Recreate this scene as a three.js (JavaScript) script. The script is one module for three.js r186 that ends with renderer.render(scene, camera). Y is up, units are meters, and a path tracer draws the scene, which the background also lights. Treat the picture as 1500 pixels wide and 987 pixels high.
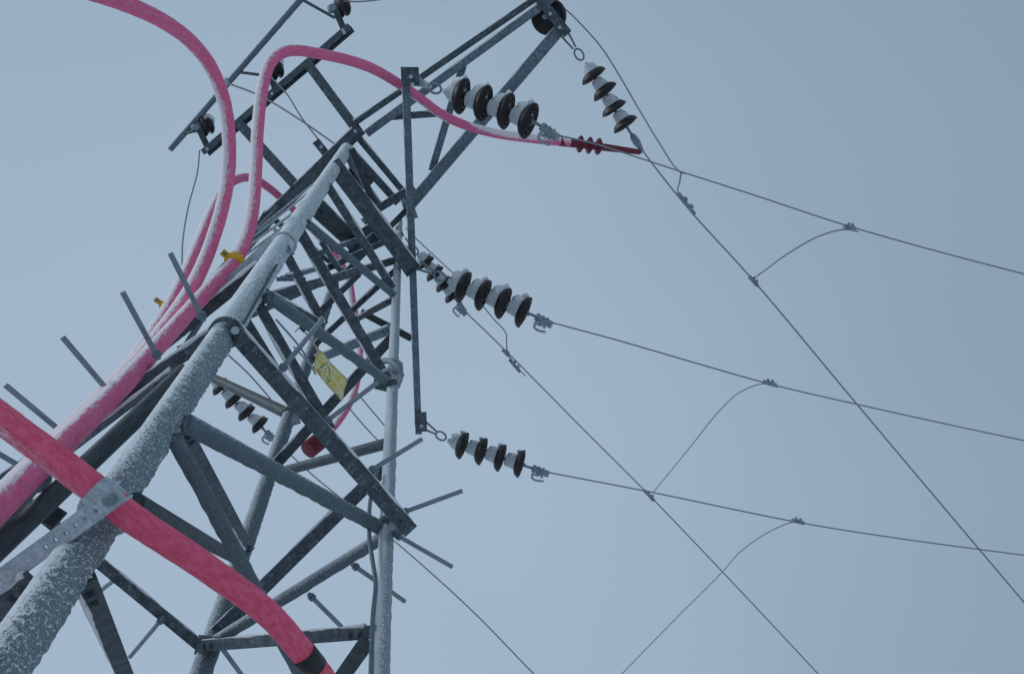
import * as THREE from 'three';
import { mergeGeometries } from 'three/addons/utils/BufferGeometryUtils.js';
import { ImprovedNoise } from 'three/addons/math/ImprovedNoise.js';

// ------------------------------------------------------------------ camera
const scene = new THREE.Scene();
const FOCAL = 1106, EYE = new THREE.Vector3(0, 1.7, 0);
const UPC = [-0.0825, 0.4082, 0.9092];                       // world up written in (right, up, forward) of the camera
const SN = Math.sqrt(1 - UPC[2] * UPC[2]);
const FWD = new THREE.Vector3(0, UPC[2], -SN);
const RY = UPC[0], RZ = RY * UPC[2] / SN;
const RIGHT = new THREE.Vector3(Math.sqrt(1 - RY * RY - RZ * RZ), RY, RZ);
const UPV = RIGHT.clone().cross(FWD).normalize();
const camera = new THREE.PerspectiveCamera(2 * Math.atan(493.5 / FOCAL) * 180 / Math.PI, 1024 / 673, 0.05, 2000);
camera.position.copy(EYE); camera.up.copy(UPV); camera.lookAt(EYE.clone().add(FWD)); camera.updateMatrixWorld(true);
scene.add(camera);
const V = (x, y, z) => new THREE.Vector3(x, y, z);
// a survey point: sight line through (x, y) of the photograph at depth z metres
const at = (x, y, z) => EYE.clone().addScaledVector(RIGHT, (x - 750) / FOCAL * z).addScaledVector(UPV, (493.5 - y) / FOCAL * z).addScaledVector(FWD, z);
// the same at a height h above the eye
const level = (x, y, h) => at(x, y, h / ((x - 750) / FOCAL * UPC[0] + (493.5 - y) / FOCAL * UPC[1] + UPC[2]));

// ------------------------------------------------------------------ sky and sun
const brightDir = at(380, 760, 10).sub(EYE).normalize();
{
  const w = 512, h = 256, data = new Float32Array(w * h * 4), n = new ImprovedNoise();
  const lo = [0.248, 0.338, 0.428], hi = [0.378, 0.484, 0.616], d = V(0, 0, 0);
  for (let j = 0; j < h; j++) for (let i = 0; i < w; i++) {
    const th = (j + 0.5) / h * Math.PI - Math.PI / 2, ph = (i + 0.5) / w * 2 * Math.PI - Math.PI;
    d.set(Math.cos(th) * Math.cos(ph), Math.sin(th), Math.cos(th) * Math.sin(ph));
    let t = (d.dot(brightDir) - 0.62) / 0.40;
    t = 1 / (1 + Math.exp(-(t - 0.42) * 4.2));
    t += 0.10 * n.noise(d.x * 2.6 + 5, d.y * 2.6, d.z * 2.6) + 0.035 * n.noise(d.x * 6, d.y * 6 + 3, d.z * 6);
    const k = (j * w + i) * 4;
    for (let c = 0; c < 3; c++) data[k + c] = lo[c] + (hi[c] - lo[c]) * t;
    data[k + 3] = 1;
  }
  const sky = new THREE.DataTexture(data, w, h, THREE.RGBAFormat, THREE.FloatType);
  sky.mapping = THREE.EquirectangularReflectionMapping; sky.magFilter = THREE.LinearFilter; sky.minFilter = THREE.LinearFilter;
  sky.colorSpace = THREE.LinearSRGBColorSpace; sky.needsUpdate = true;
  scene.background = sky; scene.environment = sky;
}
const sun = new THREE.DirectionalLight(0xf1f2f4, 1.15);
sun.position.set(-22, 18, 12);
sun.target.position.set(-1, 5, -2); scene.add(sun, sun.target);
sun.castShadow = true; sun.shadow.radius = 30; sun.shadow.mapSize.set(2048, 2048);
Object.assign(sun.shadow.camera, { left: -14, right: 14, top: 14, bottom: -14, near: 1, far: 80 });
const renderer = new THREE.WebGLRenderer({ antialias: true });
renderer.toneMapping = THREE.LinearToneMapping; renderer.toneMappingExposure = 1.0;
renderer.shadowMap.enabled = true;

// ------------------------------------------------------------------ helpers
let seed = 7;
const rnd = () => { seed = (seed * 1664525 + 1013904223) >>> 0; return seed / 4294967296; };
const noise = new ImprovedNoise();
const fbm = (x, y, z, o = 3) => { let s = 0, a = 0.5; for (let i = 0; i < o; i++) { s += a * noise.noise(x, y, z); x *= 2.03; y *= 2.03; z *= 2.03; a *= 0.5; } return s; };
const used = {};
const numbered = n => { const k = used[n] = (used[n] ?? -1) + 1; return k ? n + '_' + String(k).padStart(3, '0') : n; };
function mesh(name, geo, mat, parent, label) {
  const m = new THREE.Mesh(geo, mat); m.name = parent ? name : numbered(name);
  m.castShadow = m.receiveShadow = true; (parent || scene).add(m);
  if (label) m.userData.label = label;
  return m;
}
function thing(name, label, category, group, pos) {
  const g = new THREE.Group(); g.name = numbered(name); scene.add(g);
  if (pos) g.position.copy(pos);
  g.userData = { label, category }; if (group) g.userData.group = group;
  return g;
}
const tag = (o, label, category, group) => { o.userData.label = label; o.userData.category = category; if (group) o.userData.group = group; return o; };
// textures: a periodic noise on (u, v); the first axis is the angle round a tube, the second runs along it
function tex(w, h, fn, color = true) {
  const data = new Uint8Array(w * h * 4);
  for (let j = 0; j < h; j++) for (let i = 0; i < w; i++) {
    const c = fn(i / w, j / h), k = (j * w + i) * 4;
    for (let q = 0; q < 3; q++) data[k + q] = Math.max(0, Math.min(255, (Array.isArray(c) ? c[q] : c) * 255));
    data[k + 3] = 255;
  }
  const t = new THREE.DataTexture(data, w, h); t.wrapS = t.wrapT = THREE.RepeatWrapping;
  t.magFilter = THREE.LinearFilter; t.minFilter = THREE.LinearMipmapLinearFilter; t.generateMipmaps = true;
  if (color) t.colorSpace = THREE.SRGBColorSpace; t.needsUpdate = true; return t;
}
const TAU = Math.PI * 2;
const ring = (u, v, fu, fv, o = 3, s = 0) => {                  // noise that closes round u; v is mirrored at the seam
  const vv = Math.abs(v - 0.5) * 2;
  return fbm(Math.cos(u * TAU) * fu / TAU * 2 + s, Math.sin(u * TAU) * fu / TAU * 2 + 3.1 * s, vv * fv + s, o);
};
const mix = (a, b, t) => a.map((x, i) => x + (b[i] - x) * t);
const sst = (a, b, x) => { const t = Math.max(0, Math.min(1, (x - a) / (b - a))); return t * t * (3 - 2 * t); };
const rimeAt = (u, v, bias, s) => {                            // driven snow: packed on the windward side, feathery flecks elsewhere
  const c = Math.cos(u * TAU);
  const n = ring(u, v, 18, 84, 3, s) * 0.95 + ring(u, v, 56, 180, 2, s + 4) * 1.0;
  return sst(-0.20, 0.26, n + Math.max(c, -0.2) * 0.62 + bias);
};
function rimeMats(bias, s, steel, snow) {
  const fine = (u, v) => ring(u, v, 60, 90, 2, s + 9) * 0.10 + ring(u, v, 6, 5, 2, s + 2) * 0.12;
  const map = tex(384, 768, (u, v) => { const r = rimeAt(u, v, bias, s), f = fine(u, v); return mix(steel, snow, r).map(x => x * (1 + f)); });
  const bump = tex(384, 768, (u, v) => rimeAt(u, v, bias, s) * 0.7 + 0.2 + fine(u, v) * 1.6, false);
  return new THREE.MeshStandardMaterial({ map, bumpMap: bump, bumpScale: 0.006, roughness: 0.9, metalness: 0 });
}
const STEEL_S = [0.47, 0.55, 0.59], SNOW_S = [0.88, 0.91, 0.93];
const M = {};
M.rimeHeavy = rimeMats(0.06, 1.3, STEEL_S, SNOW_S);
M.rimePacked = rimeMats(0.34, 3.3, [0.66, 0.73, 0.77], [0.88, 0.92, 0.94]);
M.rimeLight = rimeMats(-0.08, 5.7, [0.40, 0.47, 0.51], [0.74, 0.79, 0.82]);
M.frosted = rimeMats(0.10, 8.1, [0.63, 0.69, 0.73], [0.85, 0.89, 0.91]);
const steelTex = (a, b, frost, s) => tex(512, 512, (u, v) => {
  const x = Math.abs(u - .5) * 2, y = Math.abs(v - .5) * 2;
  const n = fbm(x * 9 + s, y * 9, s, 4), f = fbm(x * 60, y * 60 + s, s + 3, 2);
  const w = sst(0.08, 0.3, fbm(x * 22 + 7, y * 22, s + 1, 3) + f * 0.6 - 0.12);
  return mix(mix(a, b, sst(-0.35, 0.35, n)), [0.82, 0.86, 0.88], w * frost).map(q => q * (1 + f * 0.22));
});
const steel = (a, b, frost, s, metal = 0.25) => new THREE.MeshStandardMaterial({ map: steelTex(a, b, frost, s), roughness: 0.62, metalness: metal });
M.dark = steel([0.27, 0.32, 0.35], [0.36, 0.42, 0.45], 0.42, 2.2);
M.mid = steel([0.36, 0.42, 0.47], [0.46, 0.52, 0.57], 0.4, 4.4);
M.deep = steel([0.22, 0.27, 0.29], [0.30, 0.35, 0.37], 0.14, 11.2);
M.galv = steel([0.66, 0.71, 0.74], [0.76, 0.81, 0.84], 0.5, 6.1, 0.2);
M.snow = new THREE.MeshStandardMaterial({ color: new THREE.Color().setRGB(0.78, 0.81, 0.84), roughness: 1 });
M.black = new THREE.MeshStandardMaterial({ color: new THREE.Color().setRGB(0.018, 0.02, 0.022), roughness: 0.45 });
M.shed = new THREE.MeshPhysicalMaterial({ color: new THREE.Color().setRGB(0.016, 0.011, 0.013), roughness: 0.5 });
M.cap = steel([0.70, 0.74, 0.77], [0.84, 0.87, 0.89], 0.9, 3.9, 0.05);
M.hardware = steel([0.45, 0.50, 0.54], [0.58, 0.64, 0.68], 0.4, 7.7);
M.wire = new THREE.MeshStandardMaterial({ color: new THREE.Color().setRGB(0.26, 0.30, 0.34), roughness: 0.85, metalness: 0 });
M.wirePale = new THREE.MeshStandardMaterial({ color: new THREE.Color().setRGB(0.36, 0.41, 0.45), roughness: 0.8 });
const cableMat = (bias, s, base, deep, frost) => {
  const fr = (u, v) => { const c = Math.cos(u * TAU); return sst(0.0, 0.32, c * 0.8 + bias + ring(u, v, 10, 14, 3, s) * 0.6 + ring(u, v, 40, 60, 2, s + 3) * 0.5); };
  const map = tex(256, 1024, (u, v) => { const n = ring(u, v, 9, 20, 3, s + 6); return mix(mix(deep, base, sst(-0.3, 0.3, n)), frost, fr(u, v) * 0.95).map(x => x * (1 + ring(u, v, 50, 80, 2, s + 1) * 0.16)); });
  const bump = tex(256, 1024, (u, v) => fr(u, v) * 0.8 + ring(u, v, 50, 80, 2, s + 1) * 0.25 + 0.1, false);
  return new THREE.MeshStandardMaterial({ map, bumpMap: bump, bumpScale: 0.003, roughness: 0.72 });
};
M.cable = cableMat(0.16, 2.7, [0.95, 0.50, 0.65], [0.91, 0.41, 0.59], [0.95, 0.93, 0.95]);
M.cableBare = cableMat(-0.62, 6.3, [0.97, 0.43, 0.56], [0.92, 0.34, 0.47], [0.95, 0.74, 0.81]);
M.maroon = new THREE.MeshStandardMaterial({ color: new THREE.Color().setRGB(0.17, 0.012, 0.032), roughness: 0.55 });
M.yellow = new THREE.MeshStandardMaterial({ map: steelTex([0.88, 0.66, 0.05], [0.95, 0.76, 0.12], 0.35, 9.4), roughness: 0.6 });
M.concrete = new THREE.MeshStandardMaterial({ color: new THREE.Color().setRGB(0.33, 0.33, 0.32), roughness: 0.95 });

// extrude a closed outline (metres) along p0 -> p1 with flat faces, uv in metres
function frameOf(d, ref) {
  const y = ref.clone().addScaledVector(d, -ref.dot(d)); if (y.lengthSq() < 1e-4) { y.copy(RIGHT).addScaledVector(d, -RIGHT.dot(d)); }
  y.normalize(); return [y.clone().cross(d).normalize(), y];
}
function prism(outline, p0, p1, ref = V(0, 1, 0)) {
  const d = p1.clone().sub(p0), L = d.length(); d.normalize();
  const [X, Y] = frameOf(d, ref), pos = [], uv = [], o = rnd() * 3;
  const pt = (q, e) => e.clone().addScaledVector(X, q[0]).addScaledVector(Y, q[1]);
  let s = 0;
  for (let i = 0; i < outline.length; i++) {
    const a = outline[i], b = outline[(i + 1) % outline.length], l = Math.hypot(a[0] - b[0], a[1] - b[1]);
    const A0 = pt(a, p0), A1 = pt(a, p1), B0 = pt(b, p0), B1 = pt(b, p1);
    for (const [q, u, w] of [[A0, s, 0], [B0, s + l, 0], [B1, s + l, L], [A0, s, 0], [B1, s + l, L], [A1, s, L]]) { pos.push(q.x, q.y, q.z); uv.push((u + o) * 1.6, (w + o) * 1.6); }
    s += l;
  }
  const tris = THREE.ShapeUtils.triangulateShape(outline.map(q => new THREE.Vector2(q[0], q[1])), []);
  for (const [e, flip] of [[p0, 1], [p1, 0]]) for (const t of tris) for (const k of flip ? [t[2], t[1], t[0]] : t) { const q = pt(outline[k], e); pos.push(q.x, q.y, q.z); uv.push(outline[k][0] + o, outline[k][1] + o); }
  const g = new THREE.BufferGeometry();
  g.setAttribute('position', new THREE.Float32BufferAttribute(pos, 3)); g.setAttribute('uv', new THREE.Float32BufferAttribute(uv, 2));
  g.computeVertexNormals(); return g;
}
const chan = (h, b, t = 0.007) => { const y = h / 2; return [[-b / 2, -y], [b / 2, -y], [b / 2, -y + t], [-b / 2 + t, -y + t], [-b / 2 + t, y - t], [b / 2, y - t], [b / 2, y], [-b / 2, y]]; };
const angl = (w0, t = 0.006) => { const w = w0 * 0.84, c = -w * 0.35; return [[c, c], [c + w, c], [c + w, c + t], [c + t, c + t], [c + t, c + w], [c, c + w]]; };
const rect = (w, h) => [[-w / 2, -h / 2], [w / 2, -h / 2], [w / 2, h / 2], [-w / 2, h / 2]];
const box = (p0, p1, w, h, ref) => prism(rect(w, h), p0, p1, ref);
const WIND = RIGHT.clone().negate().addScaledVector(UPV, 0.3).addScaledVector(FWD, -0.30).normalize();
// a tube along points; angle 0 faces ref; lump(u, s) pushes the surface out
function tube(points, radius, { seg = 20, ref = WIND, lump = null, vScale = 1, step = 0 } = {}) {
  let P = points;
  if (step) { P = []; for (let i = 0; i + 1 < points.length; i++) { const n = Math.max(1, Math.round(points[i].distanceTo(points[i + 1]) / step)); for (let k = 0; k < n; k++) P.push(points[i].clone().lerp(points[i + 1], k / n)); } P.push(points[points.length - 1]); }
  const n = P.length, pos = [], uv = [], idx = []; let s = 0;
  const off = lump || vScale !== 1 ? 0 : 0;
  for (let i = 0; i < n; i++) {
    const d = P[Math.min(n - 1, i + 1)].clone().sub(P[Math.max(0, i - 1)]).normalize();
    if (i) s += P[i].distanceTo(P[i - 1]);
    const y = ref.clone().addScaledVector(d, -ref.dot(d)).normalize(), x = y.clone().cross(d).normalize();
    const r0 = typeof radius === 'function' ? radius(i / (n - 1), s) : radius;
    for (let k = 0; k <= seg; k++) {
      const u = k / seg, a = u * TAU, r = r0 + (lump ? lump(k === seg ? 0 : u, s) : 0);
      pos.push(P[i].x + (y.x * Math.cos(a) + x.x * Math.sin(a)) * r, P[i].y + (y.y * Math.cos(a) + x.y * Math.sin(a)) * r, P[i].z + (y.z * Math.cos(a) + x.z * Math.sin(a)) * r);
      uv.push(u, s * vScale + off);
    }
    if (i) for (let k = 0; k < seg; k++) { const a = (i - 1) * (seg + 1) + k, b = a + seg + 1; idx.push(a, b, a + 1, b, b + 1, a + 1); }
  }
  for (const e of [0, n - 1]) { const c = pos.length / 3; pos.push(P[e].x, P[e].y, P[e].z); uv.push(0.5, 0); for (let k = 0; k < seg; k++) { const a = e * (seg + 1) + k; e ? idx.push(c, a + 1, a) : idx.push(c, a, a + 1); } }
  const g = new THREE.BufferGeometry(); g.setAttribute('position', new THREE.Float32BufferAttribute(pos, 3)); g.setAttribute('uv', new THREE.Float32BufferAttribute(uv, 2));
  g.setIndex(idx); g.computeVertexNormals(); return g;
}
const curve = (pts, n) => new THREE.CatmullRomCurve3(pts, false, 'centripetal').getPoints(n);
const rod = (a, b, r, seg = 10) => tube([a, b], r, { seg, step: Math.max(0.2, a.distanceTo(b) / 6) });
function snowLump(rx, ry, rz, k = 1) {                           // a lumpy cushion of stuck snow
  const g = new THREE.IcosahedronGeometry(1, 3), p = g.attributes.position, v = V(0, 0, 0), o = rnd() * 40;
  for (let i = 0; i < p.count; i++) { v.fromBufferAttribute(p, i); const s = 1 + 0.3 * k * fbm(v.x * 1.9 + o, v.y * 1.9, v.z * 1.9 + o, 3); p.setXYZ(i, v.x * rx * s, v.y * ry * s, v.z * rz * s); }
  g.computeVertexNormals(); return g;
}
const place = (g, p, X, Y, Z) => g.applyMatrix4(new THREE.Matrix4().makeBasis(X, Y, Z).setPosition(p));

// ------------------------------------------------------------------ ground
{
  const g = new THREE.PlaneGeometry(3000, 3000, 1, 1).rotateX(-Math.PI / 2);
  const t = tex(512, 512, (u, v) => { const x = Math.abs(u - .5) * 2, y = Math.abs(v - .5) * 2; return mix([0.55, 0.54, 0.50], [0.88, 0.90, 0.92], sst(-0.35, 0.02, fbm(x * 7, y * 7, 1.5, 4))); });
  t.repeat.set(400, 400);
  mesh('snowy_ground', g, new THREE.MeshStandardMaterial({ map: t, roughness: 1 })).userData = { kind: 'structure', label: 'patchy snow over bare tundra ground below tower', category: 'ground' };
}

// ------------------------------------------------------------------ the tower
const tower = thing('lattice_tower', 'snow plastered grey steel lattice tower with tubular legs and cross arms', 'tower', null, V(-1.4, 0, -2.4));
tower.updateMatrixWorld(true);
const inTower = tower.matrixWorld.clone().invert();
const part = (name, geo, mat, label, parent = tower) => { geo.applyMatrix4(inTower); return mesh(name, geo, mat, parent, label); };
const LEG = {
  A: [at(330, 487, 2.45), at(490, 245, 5.1)], B: [at(566, 782, 2.77), at(582, 391, 5.42)],
  C: [at(312, 935, 2.95), at(467, 482, 5.55)], D: [at(46, 708, 2.6), at(368, 352, 5.26)],
};
const PIX = { A: [487, 245], B: [782, 391], C: [935, 482], D: [708, 352] };
const ZD = { A: [2.45, 5.1], B: [2.77, 5.42], C: [2.95, 5.55], D: [2.6, 5.26] };
const depthOn = (n, y) => 1 / (1 / ZD[n][0] + (1 / ZD[n][1] - 1 / ZD[n][0]) * (y - PIX[n][0]) / (PIX[n][1] - PIX[n][0]));
const legAtHeight = (n, y) => { const [a, b] = LEG[n]; return a.clone().lerp(b, (y - a.y) / (b.y - a.y)); };
const pt = ([x, y, r]) => typeof r === 'string' ? at(x, y, depthOn(r[0], y) + (r.length > 1 ? parseFloat(r.slice(1)) : 0)) : typeof r === 'object' ? level(x, y, r.h) : at(x, y, r);
const HT = 6.1;                                                  // height of the top frame above the eye
const legLump = amp => (u, s) => { const v = ((s % 1) + 1) % 1; return amp * (rimeAt(u, v, 0.05, 1.3) * 0.9 + 0.25 * ring(u, v, 30, 40, 2, 3)) };
{
  const topY = EYE.y + HT;
  const build = (n, r0, r1, top, mat, lump, seg, step, matUpper = mat) => {
    const flangeY = { A: at(330, 487, 2.45).y, B: at(570, 770, depthOn('B', 770)).y, C: at(427, 607, depthOn('C', 607)).y, D: at(3, 704, depthOn('D', 704)).y }[n];
    const lower = part('leg', tube([legAtHeight(n, 0.25), legAtHeight(n, flangeY)], r0, { seg, lump, step }), mat);
    const upper = part('leg', tube([legAtHeight(n, flangeY + 0.004), legAtHeight(n, top)], r1, { seg, lump, step }), matUpper);
    const c = legAtHeight(n, flangeY), dir = LEG[n][1].clone().sub(LEG[n][0]).normalize();
    part('flange', tube([c.clone().addScaledVector(dir, -0.014), c.clone().addScaledVector(dir, 0.014)], r0 + 0.014, { seg: 24 }), M.dark);
    part('concrete_footing', new THREE.CylinderGeometry(0.22, 0.28, 0.36, 20).translate(...legAtHeight(n, 0.12).toArray()), M.concrete);
    return [lower, upper];
  };
  build('A', 0.038, 0.042, at(507, 218, depthOn('A', 218)).y, M.rimeHeavy, legLump(0.006), 48, 0.014, M.rimePacked);
  build('B', 0.025, 0.026, topY + 0.30, M.frosted, legLump(0.003), 28, 0.03);
  build('C', 0.037, 0.036, topY, M.rimeLight, legLump(0.005), 32, 0.025);
  build('D', 0.034, 0.034, topY, M.dark, legLump(0.004), 28, 0.03);
}
const beam = (name, a, b, outline, mat, ref, label) => {
  const p = pt(a), q = pt(b), mid = p.clone().add(q).multiplyScalar(0.5), view = mid.clone().sub(EYE).normalize();
  const m = part(name, prism(outline, p, q, ref === BACK ? view : ref), mat, label);
  if (ref === BACK && mat !== M.galv && p.distanceTo(q) > 0.35) {            // a thin line of stuck snow on the upper edge
    const d = q.clone().sub(p).normalize(), [X, Y] = frameOf(d, view), xs = outline.map(o => o[0]), lee = X.dot(UPV.clone().addScaledVector(WIND, 0.8)) > 0;
    const off = lee ? Math.max(...xs) : Math.min(...xs), ys = outline.filter(o => Math.abs(o[0] - off) < 1e-6).map(o => o[1]), oy = Math.min(...ys), k = rnd() * 50;
    const P = t => p.clone().lerp(q, t).addScaledVector(X, off).addScaledVector(Y, oy + 0.004);
    part('stuck_snow', tube([P(0.03), P(0.97)], (t, s) => Math.max(0.0012, 0.0042 + 0.007 * noise.noise(s * 5, k, 0) + 0.003 * noise.noise(s * 22, k, 5)), { seg: 8, step: 0.025 }), M.snow, undefined, m);
  }
  if (ref === BACK && p.distanceTo(q) > 0.35) {
    const d = q.clone().sub(p).normalize(), [X, Y] = frameOf(d, view), oy = Math.min(...outline.map(o => o[1])), L = p.distanceTo(q);
    const row = []; for (const t of [0.05, 0.095, L - 0.095, L - 0.05]) row.push(new THREE.CylinderGeometry(0.0095, 0.0095, 0.014, 6).applyQuaternion(new THREE.Quaternion().setFromUnitVectors(V(0, 1, 0), Y)).translate(...p.clone().addScaledVector(d, t).addScaledVector(Y, oy - 0.006).addScaledVector(X, 0.004).toArray()));
    for (const b of row) part('bolt', b, mat, undefined, m);
  }
  return m;
};
const chanF = (w, d, t = 0.007) => [[-w / 2, -d / 2], [w / 2, -d / 2], [w / 2, d / 2], [w / 2 - t, d / 2], [w / 2 - t, -d / 2 + t], [-w / 2 + t, -d / 2 + t], [-w / 2 + t, d / 2], [-w / 2, d / 2]];
const snowyTube = (name, a, b, r, mat = M.rimeLight) => part(name, tube([pt(a), pt(b)], r, { seg: 24, step: 0.03, lump: legLump(0.004), ref: UPV.clone().addScaledVector(WIND, 0.5).addScaledVector(FWD, 0.25).normalize() }), mat);
const plainTube = (name, a, b, r, mat = M.dark) => part(name, tube([pt(a), pt(b)], r, { seg: 16, step: 0.1, vScale: 1 }), mat);
const UP = V(0, 1, 0), BACK = FWD.clone();
// --- face between leg A and leg B
beam('horizontal_beam', [486, 238, 'A-0.22'], [604, 394, 'B-0.06'], chanF(0.112, 0.055), M.dark, BACK, 'wide dark channel just below the tower top');
beam('horizontal_beam', [332, 474, 'A-0.11'], [600, 776, 'B-0.08'], chanF(0.056, 0.04), M.dark, BACK, 'dark channel carrying a row of spikes');
snowyTube('brace', [268, 618, 'A'], [556, 773, 'B'], 0.023);
snowyTube('brace', [392, 434, 'A'], [572, 562, 'B'], 0.021);
snowyTube('brace', [448, 326, 'A'], [579, 434, 'B'], 0.020);
beam('brace', [482, 272, 'A'], [578, 424, 'B'], angl(0.062), M.dark, BACK);
beam('brace', [438, 332, 'A'], [571, 558, 'B'], angl(0.060), M.dark, BACK);
beam('brace', [414, 358, 'A0.05'], [476, 474, 3.6], angl(0.05), M.dark, BACK);
beam('brace', [374, 434, 'A0.03'], [486, 628, 2.72], angl(0.044), M.dark, BACK);
beam('brace', [358, 462, 'A0.04'], [408, 544, 2.62], angl(0.036), M.dark, BACK);
beam('brace', [390, 426, 'A0.03'], [474, 474, 3.4], angl(0.03), M.dark, BACK);
// --- face between leg B and leg C
snowyTube('horizontal_beam', [303, 947, 'C'], [567, 783, 'B'], 0.021, M.rimeLight);
beam('brace', [300, 946, 'C-0.04'], [555, 925, 'B'], chan(0.07, 0.04), M.dark, BACK);
beam('brace', [303, 937, 'C'], [572, 672, 'B'], angl(0.068), M.dark, BACK);
plainTube('brace', [412, 691, 'C'], [572, 648, 'B'], 0.026, M.dark);
beam('brace', [394, 688, 'C'], [577, 488, 'B'], angl(0.066), M.deep, BACK);
beam('brace', [458, 508, 'C'], [581, 394, 'B'], chan(0.066, 0.04), M.deep, BACK);
beam('brace', [462, 525, 'C'], [577, 478, 'B'], angl(0.07), M.mid, BACK);
beam('horizontal_beam', [380, 440, 'A0.9'], [580, 381, 'B0.05'], chan(0.09, 0.05), M.dark, BACK);
beam('brace', [530, 456, 5.7], [604, 495, 5.62], angl(0.06), M.deep, BACK);
beam('brace', [404, 408, 4.2], [446, 408, 4.4], angl(0.028), M.mid, BACK);
beam('brace', [515, 470, 5.6], [578, 436, 'B'], angl(0.05), M.deep, BACK);
// --- faces between A and D and between D and C
beam('horizontal_beam', [334, 474, 'A0.05'], [-4, 710, 'D-0.03'], chan(0.068, 0.045), M.dark, BACK, 'dark channel behind the red cables carrying a row of spikes');
beam('horizontal_beam', [-2, 700, 'D'], [303, 952, 'C'], angl(0.046), M.dark, BACK);
plainTube('brace', [272, 543, 'A0.03'], [-40, 838, 'D-0.5'], 0.026, M.deep);
beam('brace', [262, 540, 'A0.09'], [30, 716, 'D-0.2'], angl(0.028), M.mid, BACK);
beam('brace', [60, 845, 'A0.05'], [-40, 932, 'A0.35'], angl(0.05), M.dark, BACK);
for (const [a, b, w] of [[[482, 250, 'A'], [368, 344, 'D'], 0.016], [[470, 268, 'A'], [352, 362, 'D'], 0.016], [[452, 296, 'A'], [340, 378, 'D'], 0.018], [[430, 322, 'A'], [322, 402, 'D'], 0.016]]) beam('brace', a, b, angl(w), M.galv, BACK);
beam('brace', [440, 318, 'A0.06'], [330, 430, 'D'], angl(0.06), M.deep, BACK);
beam('brace', [392, 385, 'A0.06'], [225, 520, 'D'], angl(0.062), M.deep, BACK);
// --- lower braces
snowyTube('brace', [254, 640, 'A'], [470, 1044, 2.3], 0.017);
beam('brace', [268, 622, 'A0.05'], [367, 802, 'C'], angl(0.046), M.dark, BACK);
plainTube('brace', [196, 736, 'A'], [352, 822, 'C'], 0.022, M.deep);
beam('brace', [124, 846, 'A0.04'], [204, 1040, 2.2], chanF(0.036, 0.024), M.deep, BACK);
beam('brace', [545, 935, 'B'], [492, 1010, 2.5], angl(0.06), M.deep, BACK);
// --- top frame
beam('horizontal_beam', [528, 188, { h: HT }], [362, 350, { h: HT }], chanF(0.10, 0.05), M.dark, BACK, 'dark channel crossing the top of the snowy leg');
beam('horizontal_beam', [520, 196, { h: HT + 0.05 }], [600, 292, { h: HT + 0.05 }], chan(0.11, 0.05), M.dark, BACK);
beam('horizontal_beam', [508, 212, { h: HT - 0.08 }], [584, 296, { h: HT - 0.08 }], angl(0.07), M.dark, BACK);
beam('horizontal_beam', [500, 214, { h: HT - 0.2 }], [560, 306, { h: HT - 0.2 }], angl(0.06), M.mid, BACK);
beam('horizontal_beam', [545, 309, { h: HT - 0.25 }], [606, 272, { h: HT - 0.25 }], angl(0.072), M.dark, BACK);
beam('horizontal_beam', [598, 305, { h: HT + 0.02 }], [505, 400, { h: HT + 0.02 }], chan(0.08, 0.045), M.deep, BACK);
beam('horizontal_beam', [505, 400, { h: HT }], [388, 312, { h: HT }], chan(0.08, 0.045), M.deep, BACK);
beam('brace', [460, 300, 'A0.6'], [522, 360, 5.7], chanF(0.12, 0.05), M.deep, BACK);
beam('brace', [508, 356, 5.6], [556, 322, 5.8], angl(0.08), M.deep, BACK);
beam('brace', [500, 380, 5.6], [560, 336, 5.8], angl(0.07), M.dark, BACK);
beam('brace', [515, 218, 5.6], [548, 300, 5.7], chan(0.07, 0.05), M.deep, BACK);
for (const [a, b, w, mt] of [[[416, 406, 'A0.3'], [474, 390, 4.6], 0.03, M.mid], [[456, 374, 4.8], [524, 350, 5.5], 0.04, M.mid], [[478, 392, 5.0], [588, 342, 'B'], 0.05, M.deep], [[438, 484, 4.6], [524, 402, 5.9], 0.05, M.deep], [[470, 352, 4.6], [500, 398, 5.2], 0.04, M.dark], [[500, 240, 5.9], [560, 330, 5.9], 0.03, M.mid], [[532, 320, 5.8], [586, 378, 'B'], 0.04, M.mid]]) beam('brace', a, b, angl(w), mt, BACK);
// --- long cross arm: two chords to the near tip, two to the far tip, and webs
const tip = [818, 18, { h: HT }];
beam('cross_arm_chord', [512, 185, { h: HT + 0.02 }], [806, -17, { h: HT + 0.02 }], chan(0.07, 0.046), M.dark, BACK);
beam('cross_arm_chord', [536, 194, { h: HT - 0.04 }], [814, -9, { h: HT - 0.04 }], angl(0.070), M.mid, BACK);
beam('cross_arm_chord', [596, 306, { h: HT - 0.03 }], [826, 36, { h: HT - 0.03 }], chanF(0.088, 0.05), M.mid, BACK);
beam('cross_arm_tip', [790, -2, { h: HT - 0.02 }], [832, 50, { h: HT - 0.06 }], chan(0.10, 0.07), M.dark, BACK);
beam('brace', [680, 96, { h: HT }], [634, 250, { h: HT }], angl(0.066), M.mid, BACK);
beam('brace', [566, 170, { h: HT }], [652, 164, { h: HT }], angl(0.06), M.dark, BACK);
beam('cross_arm_chord', [390, 312, { h: HT }], [268, 512, { h: HT }], chan(0.07, 0.05), M.dark, BACK);
beam('cross_arm_chord', [505, 400, { h: HT }], [262, 512, { h: HT }], angl(0.06), M.dark, BACK);
plainTube('brace', [428, 609, 'C'], [296, 546, { h: HT }], 0.036, M.deep);
// --- three phase beam hung across the legs
beam('phase_beam', [594, 102, { h: 5.2 }], [613, 632, { h: 5.2 }], chan(0.088, 0.05), M.mid, BACK, 'long grey channel carrying three insulator strings');
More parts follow.
